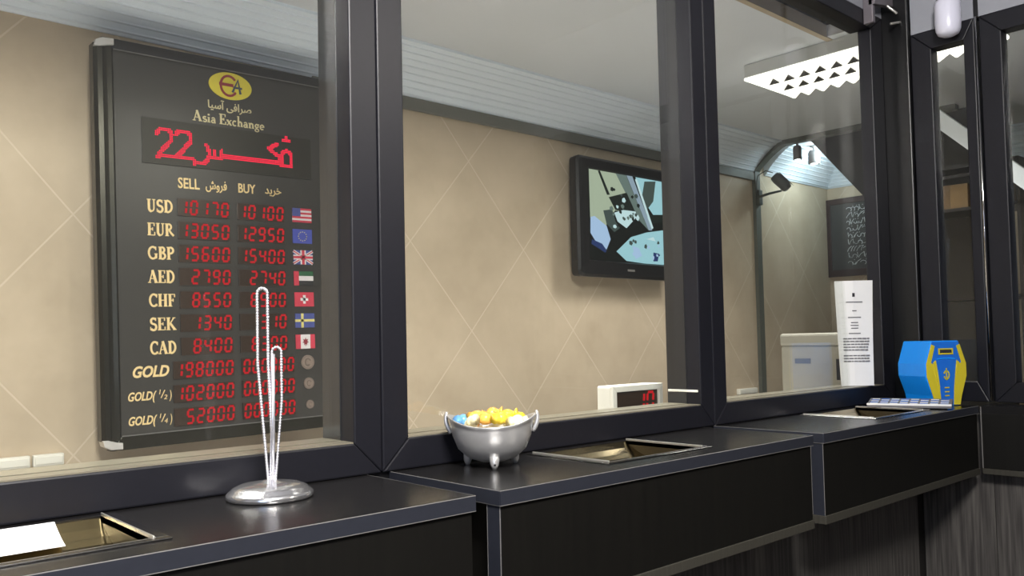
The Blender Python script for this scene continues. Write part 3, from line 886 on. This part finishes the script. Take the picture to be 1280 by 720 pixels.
for k in range(12):
    cx = rnd.uniform(.50, .84); cz = rnd.uniform(.13, .26); r = rnd.uniform(.008, .018)
    sc.prism([(cx+r*math.cos(a*1.26)*rnd.uniform(.6, 1.3), cz+r*math.sin(a*1.26)*rnd.uniform(.6, 1.3)) for a in range(5)], .0005-.00005*k, .006, 1, rnd.choice([6, 8, 5, 3]))
sc.build('screen', ['s_bg', 's_wall', 's_dark', 's_white', 's_cyan', 's_shirt', 's_navy', 's_pole', 's_mid', 's_grey'], tv)

# ------------------------------------------------------------------ louvred ceiling light
lx, ly0, ly1 = 4.156, 1.38, 2.60
fx = thing('ceiling_light', 'lit rectangular louvred fluorescent light on the office ceiling', 'light', (lx, ly0, 2.95))
LWX, LWY = .56, ly1-ly0
MB().box(0, LWX-.10, 0, LWY, -.075, 0).build('housing', 'housing', fx, bevel=.006)
ty = .0935; nt_ = int(LWY/ty)
edge = []
for k in range(nt_):
    yk = LWY-k*ty
    edge += [(LWX-.10, yk), (LWX-.008, yk-ty*.44+.045), (LWX-.008, yk-ty*.56+.045)]
poly = [(.0, LWY)] + edge + [(LWX-.1, LWY-nt_*ty), (.0, LWY-nt_*ty)]
MB().prism(poly, -.088, -.0755, 2).build('lit_louvre', 'lamp', fx)
for row in (.13, .29):
    bl = MB()
    for k in range(nt_):
        yc = LWY-(k+.90)*ty
        if yc < .07: continue
        bl.prism([(row-.045, yc-.046), (row+.050, yc-.034), (row+.050, yc+.034)], -.094, -.0885, 2)
    bl.build('louvre_blade_row', 'louvre', fx)

# ------------------------------------------------------------------ things in the passage behind the arch
for i, (x, y, r_) in enumerate(((6.10, 3.36, .034), (6.36, 3.36, .046))):
    sl_ = thing('spot_lamp', ('small grey cylinder spot lamp under the bright passage ceiling, nearer the camera bracket', 'larger grey cylinder spot lamp under the bright passage ceiling, nearer the dark stair')[i], 'lamp', (x, y, CZ))
    MB().lathe([(.001, 0), (.03, 0), (.03, -.012), (.010, -.014), (.010, -.035), (r_*.8, -.04), (r_, -.06), (r_, -.15), (r_*.8, -.152), (r_*.8, -.14), (.001, -.14)], n=24).build('body', 'spotbody', sl_, smooth=True)
    MB().ball((0, 0, -.142), r_*.7, r_*.7, .012).build('bulb', 'bulb', sl_, smooth=True)
gl = MB().prism(rrect(-.16, .16, -.05, .05, .03), -.03, .0, 2)
tag(gl.build('passage_light', 'bulb', loc=(6.62, 3.18, CZ)), 'glowing white ceiling light over the passage behind the arch', 'light')

cc = thing('security_camera', 'grey security camera on an arm bracket at the arch corner', 'camera', (5.99, 3.668, 2.515))
cc.scale = (.86, .86, .86)
MB().box(-.005, .055, -.03, .0, -.05, .09).build('wall_plate', 'camgrey', cc, bevel=.004)
MB().tube([(0, -.02, .02), (.06, -.10, .05), (.15, -.17, .075)], [.013, .012, .010], 10).build('arm', 'camgrey', cc, smooth=True)
b_ = MB()
d0 = Vector((-.07, -.06, .135)); d1 = Vector((.02, .03, -.055))
b_.lathe([(.001, -.095), (.036, -.095), (.048, -.08), (.052, .045), (.046, .080), (.038, .080), (.032, .065), (.001, .07)], n=20, axis='y')
ob = b_.build('body', 'camgrey', cc, smooth=False, loc=(.125, -.18, .155)); ob.rotation_euler = (R(48), 0, R(20))
ob2 = MB().box(-.044, .044, -.10, .06, .050, .056).build('sunshield', 'camgrey', cc, loc=(.125, -.18, .155)); ob2.rotation_euler = (R(48), 0, R(20))
MB().tube([(.06, -.14, .24), (.02, -.09, .262), (-.02, -.03, .22), (-.022, -.012, .14), (-.012, -.012, .06)], .005, 8).build('cable', 'camgrey', cc, smooth=True)

# calligraphy picture on the end wall
cp = thing('calligraphy_picture', 'dark framed picture of white calligraphy on the passage end wall', 'picture', (7.22, 3.35, 1.93))
pw, ph = .78, .70
for nm, p in mitred(-.39, .39, 0, ph, .075, .075, .06, .05).items():
    MB().prism(p, -.03, -.001, 0).build('frame_rail', 'maroon', cp, bevel=.003)
MB().box(-.018, -.004, -.33, .33, .05, ph-.04).build('backing', 'slate', cp)
cl = MB(); rnd = random.Random(11)
def yz_stroke(pts, w_):
    m2 = MB().strip(pts, w_, -.0195, -.018)
    cl.add([(p[1], p[0], p[2]) for p in m2.v], m2.f)
for row in range(9):
    z = ph-.11-row*.060
    y = .17
    n_ = 0
    while y > -.30:
        k = rnd.choice((0, 1, 2, 3))
        wd = rnd.uniform(.02, .055)
        if k == 0: pts = arc(y-wd/2, z+.01, wd/2, .018, 0, -180, 8)
        elif k == 1: pts = [(y, z-.012), (y-wd*.4, z+.016), (y-wd, z+.034)]
        elif k == 2: pts = [(y-.01, z+.038), (y-.014, z-.005)]; wd = .022
        else: pts = arc(y-wd/2, z, wd/2, .020, 20, 230, 8)
        yz_stroke(pts, rnd.uniform(.0025, .006))
        if rnd.random() < .5: yz_stroke([(y-wd*.5, z+.03), (y-wd*.5-.006, z+.033)], .005)
        y -= wd*.85
cl.build('calligraphy', 'chalk', cp)

# ------------------------------------------------------------------ office desk and what stands on it
dk = thing('teller_desk', 'pale teller desk running behind the windows', 'desk', (0, 2.05, 0))
MB().box(-1.3, 5.4, -.18, .95, .71, .75).build('desk_top', 'desk', dk, bevel=.004)
for x in (-1.2, 1.0, 3.2, 5.3):
    MB().box(x, x+.05, -.10, .90, 0, .71).build('leg', 'desk', dk)
pr = thing('photocopier', 'boxy off-white office printer standing behind the third window', 'printer', (4.20, 2.08, .75))
MB().box(0, .42, 0, .375, .0, .60).build('body', 'beigepl', pr, bevel=.012)
MB().box(-.006, .43, -.004, .379, .60, .668).build('scanner_lid', 'beigepl', pr, bevel=.014)
MB().box(-.004, .004, .20, .29, .505, .532).build('vent_slot', 'ink', pr)
MB().box(-.004, .004, .028, .055, .42, .53).build('side_slot', 'inkdark', pr)
MB().box(-.008, .004, .15, .19, .318, .336).build('front_latch', 'inkdark', pr)
MB().box(-.010, .0, .012, .36, .06, .30).build('paper_cassette', 'beigepl', pr, bevel=.005)

dp = thing('counting_display', 'small white framed display with a red number ten behind the middle window', 'display', (2.262, 2.0, .762))
MB().prism(rrect(0, .285, .325, .475, .008), .0, .06, 1).build('back_case', 'whitepl', dp)
for nm, p in mitred(0, .285, .325, .475, .022, .022, .022, .022).items():
    MB().prism(p, -.014, .0, 1).build('bezel', 'whitepl', dp, bevel=.002)
MB().box(.02, .265, -.004, .0, .345, .455).build('display_window', 'leddark', dp)
dg_ = MB()
digit(dg_, .178, .374, .0, .07, '1', y0=-.0065, y1=-.004, th=.009)
digit(dg_, .198, .374, .034, .07, '0', y0=-.0065, y1=-.004, th=.009)
dg_.build('digits', 'redseg', dp)
MB().lathe([(.07, -.012), (.07, .01), (.02, .018), (.015, .025), (.015, .33)], (.1425, .03, 0), 20, cap=True).build('stand', 'whitepl', dp, smooth=False)

for x0, x1, lab in ((-.75, .785, 'long white cable trunking box low on the back wall, far left'), (.795, .904, 'short white socket box on the back wall beside the rate board'), (5.66, 5.915, 'white socket box low on the back wall behind the third window')):
    t = thing('socket_box', lab, 'socket box', (x0, WY, .958))
    MB().box(0, x1-x0, -.03, 0, 0, .046).build('case', 'whitepl', t, bevel=.004)
    MB().box(.006, x1-x0-.006, -.034, -.03, .008, .038).build('cover_plate', 'whitepl', t, bevel=.002)

# ------------------------------------------------------------------ silver bowl of sweets
bo = thing('candy_bowl', 'silver cauldron bowl on three feet, full of wrapped sweets', 'bowl', (1.345, 1.578, CT))
R0 = .104
prof = [(.001, .011), (.030, .012), (.060, .022), (.084, .044), (.097, .072), (.1015, .096), (.1035, .107), (.109, .113), (.108, .1155), (.100, .111), (.094, .098), (.088, .078), (.070, .046), (.040, .028), (.001, .023)]
b_ = MB(); rings = []
for r_, h in prof:
    ring = []
    for i in range(56):
        a = 2*PI*i/56
        hh = h + (max(0, h-.05)/.065)*(.024*abs(math.cos(a-R(-42)))**2.5-.012)
        rr = r_*(1+.02*abs(math.cos(a-R(-42)))**8*(h > .1))
        ring.append((rr*math.cos(a), rr*math.sin(a), hh))
    rings.append(ring)
b_.loft(rings, cap=True)
b_.build('vessel', 'pewter', bo, smooth=True)
for s_ in (0, 1):    # lug handles on the picture left and right of the rim
    a = R(-42)+s_*PI
    cx, cy = math.cos(a), math.sin(a)
    m = MB()
    pts = []
    for k in range(9):
        q = k/8
        rad = .101+.010*math.sin(q*PI*.8)+.003*q; z = .082+.052*q
        pts.append((cx*rad, cy*rad, z))
    m.tube(pts, [.0045, .0055, .006, .006, .006, .0055, .005, .0045, .003], 10)
    m.build('lug_handle', 'pewter', bo, smooth=True)
va = math.atan2(-1.578, -1.345)
for k in range(3):
    a = va+R(4)+k*2*PI/3
    m = MB()
    pts = [(math.cos(a)*.060, math.sin(a)*.060, .032), (math.cos(a)*.067, math.sin(a)*.067, .022), (math.cos(a)*.069, math.sin(a)*.069, .010), (math.cos(a)*.068, math.sin(a)*.068, 0)]
    m.tube(pts, [.011, .0125, .0095, .005], 14)
    ft = m.build('foot', 'pewter', bo, smooth=True)
    if k == 0:
        p0 = Vector((math.cos(a)*.0785, math.sin(a)*.0785, .012))
        MB().ball(p0, .0028).build('rivet_hole', 'blackpl', ft, smooth=True)
CANDY = [('c_blue', -.058, .040, .119, 20), ('c_orange', -.030, .022, .127, 10), ('c_orange', .006, .004, .133, -35), ('c_yellow', .032, -.022, .128, -40), ('c_yellow', .052, -.048, .119, 50),
         ('c_cream', .062, -.004, .116, 80), ('c_cream', -.062, .000, .117, 70), ('c_yellow', -.006, -.040, .124, 20), ('c_yellow', .034, .036, .121, 30), ('c_orange', -.004, .054, .119, -10), ('c_cream', .020, -.070, .117, 5), ('c_orange', -.036, -.020, .124, -60)]
CL = {'c_blue': ('blue wrapped sweet at the left rim of the silver bowl', None), 'c_orange': ('orange wrapped sweet heaped in the silver bowl', 'orange sweets in the bowl'),
      'c_yellow': ('bright yellow wrapped sweet heaped in the silver bowl', 'yellow sweets in the bowl'), 'c_cream': ('pale cream wrapped sweet heaped in the silver bowl', 'cream sweets in the bowl')}


def candy_mesh(key):
    m = MB()
    path = []; rad = []
    for k in range(15):
        u = -1+2*k/14
        path.append((u*.025, 0, .003*math.sin(u*3)))
        au = abs(u)
        rad.append(.0125*math.sqrt(max(0, 1-(au/.62)**2))+.003 if au < .6 else .003+.011*(au-.6)/.4)
    m.tube(path, rad, 10)
    me = m.build('sweet', key, smooth=True)
    return me


protos = {}
for key, x, y, z, rz in CANDY:
    if key in protos:
        o = protos[key].copy(); COL.objects.link(o)
    else:
        o = candy_mesh(key); protos[key] = o
    o.location = (1.345+x, 1.578+y, CT+z-.006)
    o.rotation_euler = (R(rz*2), R(rz*.25), R(rz))
    lab, g = CL[key]
    tag(o, lab, 'sweet', g)

# ------------------------------------------------------------------ chrome stand with two wire loops
st_ = thing('wire_loop_stand', 'chrome stand with two tall narrow wire loops on a round base', 'stand', (.768, 1.592, CT))
MB().lathe([(.001, 0), (.082, 0), (.0855, .003), (.0855, .010), (.081, .0145), (.077, .016), (.074, .021), (.060, .027), (.040, .0305), (.018, .032), (.012, .036), (.001, .037)], n=56).build('base', 'satin', st_, smooth=True)
vx, vy = math.cos(-yaw), math.sin(-yaw)     # loops stand across the line of sight


def loop(u_c, half, z_top, u_f, half_f, rad):
    pts = []
    for k in range(25):
        q = k/24; z = .030+(z_top-half-.030)*q; e = min(1, q*1.6)
        pts.append((u_f-half_f+(u_c-half-u_f+half_f)*e, z))
    for a in range(170, 9, -16):
        pts.append((u_c+half*math.cos(R(a)), z_top-half+half*math.sin(R(a))))
    for k in range(25):
        q = 1-k/24; z = .030+(z_top-half-.030)*q; e = min(1, q*1.6)
        pts.append((u_f+half_f+(u_c+half-u_f-half_f)*e, z))
    return [(u*vx, u*vy, z) for u, z in pts]


def beaded(name, pts, rad, sp, bead):
    m = MB().tube(pts, rad, 8)
    acc = 0
    for a, b in zip(pts[:-1], pts[1:]):
        a = Vector(a); b = Vector(b); l = (b-a).length
        while acc < l:
            m.ball(a.lerp(b, acc/l), bead, nu=8, nv=5); acc += sp
        acc -= l
    return m.build(name, 'bead', st_, smooth=True)


beaded('tall_loop', loop(-.012, .0105, .422, .003, .006, 0), .0026, .0056, .0035)
beaded('short_loop', loop(.016, .0095, .302, .006, .005, 0), .0021, .0056, .0031)
MB().tube([(.006*vx, .006*vy, .03), (.0085*vx, .0085*vy, .288)], .0042, 10).build('rod', 'bead', st_, smooth=True)

# ------------------------------------------------------------------ leaflet, blue box, notepad
lf = thing('leaflet', 'tall narrow white printed leaflet standing on the sill of the third window', 'leaflet', (3.560, 1.728, 1.181), R(-44))
lf.scale = (1, 1, 1.03)
lm = MB(); rings = []
for k in range(11):
    q = k/10; z = .445*q; bend = -.018*q*q
    x0 = -.062-.020*q+.004; x1 = .083+.003*q
    rings.append([(x0, bend+.006*(q**2), z), (.0, bend-.002, z), (x1, bend+.004, z), (x1, bend+.0048, z), (.0, bend-.0012, z), (x0, bend+.0068+.0*(q), z)])
lm.loft(rings)
lm.build('sheet', 'paper', lf)
ln = MB(); rnd = random.Random(5)
def lline(z, a, b, h, mi=0):
    q = z/.445; y = -.018*q*q-.0032
    ln.box(a, b, y-.0006, y+.003, z-h/2, z+h/2, mi)
lline(.385, -.004, .006, .016, 1)
for z, w_, mi in ((.355, .07, 0), (.318, .018, 0), (.290, .055, 0), (.268, .03, 0), (.256, .034, 0), (.244, .03, 0), (.222, .05, 0)):
    lline(z, -w_/2+.004, w_/2+.004, .004, mi)
for k in range(9):
    z = .200-k*.012
    if k == 5: continue
    x = -.045
    while x < .062:
        wd = rnd.uniform(.008, .02); lline(z, x, min(x+wd, .066), .005, 0); x += wd+.003
ln.build('print', ['ink', 'inkdark'], lf)

bb = thing('collection_box', 'bright blue collection box with yellow hands on its front, at the counter end', 'box', (3.722, 1.470, CT), R(-30))
W2, D2, H2 = .125, .20, .285
bb.scale = (.86, .86, .95)
hexp = [(-.070, 0), (.070, 0), (.078, .045), (W2-.012, .13), (W2-.012, .185), (.076, H2), (-.076, H2), (-.113, .185), (-.113, .13), (-.078, .045)]
MB().prism(hexp, -D2/2, D2/2, 1).build('body', 'bluepl', bb, bevel=.004)
f0 = -D2/2
MB().prism([(x*.96, .006+z*.965) for x, z in hexp], f0-.003, f0, 1).build('front_face', 'bluedk', bb)
hd = MB()
for s_ in (-1, 1):
    oc = [(s_*.070, .004), (s_*.080, .045), (s_*.110, .13), (s_*.110, .185), (s_*.078, .270)]
    ic = [(s_*.060, .262), (s_*.084, .19), (s_*.060, .175), (s_*.062, .12), (s_*.040, .08), (s_*.034, .004)]
    hd.prism(oc+ic, f0-.007, f0-.003, 1)
    hd.prism([(s_*.040, .08), (s_*.062, .12), (s_*.072, .19), (s_*.058, .20), (s_*.048, .14)], f0-.009, f0-.003, 1)
hd.build('yellow_hands', 'yellow', bb, bevel=.001)['label'] = 'pair of yellow cupped hands'
sl = MB()
for nm, p in mitred(-.040, .040, .225, .252, .006, .006, .006, .006).items():
    sl.prism(p, f0-.007, f0-.003, 1)
sl.build('slot_rim', 'yellow', bb)
MB().box(-.034, .034, f0-.0045, f0-.003, .231, .246).build('coin_slot', 'inkdark', bb)
em = MB().strip(arc(0, .135, .014, .018, 200, 520, 14), .006, f0-.006, f0-.003)
em.strip([(0, .112), (0, .165)], .004, f0-.006, f0-.003)
for z in (.045, .062, .080): em.strip([(-.012, z), (.012, z)], .005, f0-.006, f0-.003)
em.build('emblem', 'yellow', bb)
ub = MB().strip([(-.05, .205), (-.02, .208), (.02, .208), (.05, .205)], .005, f0-.006, f0-.003)
ub.build('script_line', 'bluepl', bb)

npd = thing('notepad', 'tilted printed notepad with a pale edge in front of the blue box', 'notepad', (3.505, 1.475, CT), R(-72))
PL, PW_ = .155, .065
MB().prism([(-PW_, .004), (PW_, .018), (PW_, .034), (-PW_, .018)], -PL, PL, 0).build('pad', 'ink', npd, bevel=.002)
MB().prism([(-PW_-.001, .014), (-PW_+.006, .016), (-PW_+.006, .0215), (-PW_-.001, .0205)], -PL, PL, 0).build('pale_edge', 'paper', npd)
MB().box(-PL+.02, PL-.02, PW_-.03, PW_-.004, 0, .018).build('prop', 'blackpl', npd)
nt2 = MB()
for k in range(5):
    y = -.050+k*.022
    zt_ = lambda yy: .018+.016*(yy+PW_)/(2*PW_)
    for xx in range(8):
        x = -.145+xx*.037
        y2 = y+.014
        nt2.add([(x, y, zt_(y)+.0005), (x+.029, y, zt_(y)+.0005), (x+.029, y2, zt_(y2)+.0005), (x, y2, zt_(y2)+.0005), (x, y, zt_(y)-.002), (x+.029, y, zt_(y)-.002), (x+.029, y2, zt_(y2)-.002), (x, y2, zt_(y2)-.002)],
                [(0, 1, 2, 3), (7, 6, 5, 4), (0, 4, 5, 1), (1, 5, 6, 2), (2, 6, 7, 3), (3, 7, 4, 0)], (xx+k) % 2)
nt2.build('printed_boxes', ['paper', 'bluedk'], npd)

# dark shelf far behind the narrow side window
sh_ = thing('dark_shelf', 'dark shelf unit with brown boxes seen through the narrow side window', 'shelf', (5.40, 1.60, 0))
for z_ in (.05, 1.05, 1.60, 2.14, 2.345, 2.40):
    MB().box(0, .32, 0, .62, z_, z_+.02).build('shelf_board', 'blackpl', sh_)
for y_ in (0, .60):
    MB().box(0, .32, y_, y_+.02, 0, 2.42).build('side_panel', 'blackpl', sh_)
for y_, w_, lab in ((.06, .20, 'brown cardboard box on the dark shelf, nearer the side wall'), (.29, .24, 'brown cardboard box on the dark shelf, nearer the passage')):
    b0 = thing('cardboard_box', lab, 'box', (5.43, 1.60+y_, 2.16))
    MB().box(0, .24, 0, w_, 0, .15).build('carton', 'carton', b0, bevel=.004)
    MB().box(-.001, .241, w_/2-.02, w_/2+.02, -.0005, .151).build('tape', 'tape', b0)
struct(MB().prism([(1.35, 2.02), (2.29, 2.95), (2.17, 2.95), (1.35, 2.14)], 5.18, 5.24, 0).build('trim_stringer', 'ceiling'))
struct(MB().box(5.18, 5.24, 1.30, 1.36, 0, 2.16).build('trim_newel', 'stair', bevel=.004))

# ------------------------------------------------------------------ above the side windows
jl = thing('jar_wall_lamp', 'frosted glass jar lamp hanging above the side window', 'lamp', (3.835, 1.385, 2.69))
jl.scale = (1.18, 1.18, 1.0)
MB().lathe([(.001, 0), (.020, .002), (.036, .012), (.042, .03), (.044, .06), (.044, .145), (.040, .158), (.030, .16), (.001, .16)], n=32).build('glass_jar', 'frost', jl, smooth=True)
MB().lathe([(.034, .155), (.036, .16), (.036, .19), (.02, .2), (.001, .2)], n=24).build('lamp_cap', 'bracket', jl, smooth=True)
MB().box(-.01, .066, -.02, .02, .185, .20).build('arm', 'bracket', jl, bevel=.003)
bk_ = thing('angled_bracket', 'grey angled metal bracket with a bent arm above the window corner', 'bracket', (3.70, 1.685, 2.80))
MB().box(-.012, .012, -.04, .004, .0, .16).build('upright', 'bracket', bk_, bevel=.003)
MB().prism([(-.012, .078), (.20, .118), (.20, .15), (-.012, .112)], -.05, -.02, 1).build('crossbar', 'bracket', bk_, bevel=.003)
MB().tube([(.12, -.045, .105), (.205, -.075, .065), (.215, -.08, .05), (.205, -.08, .04), (.10, -.07, .008)], .006, 10).build('bent_arm', 'steel', bk_, smooth=True)
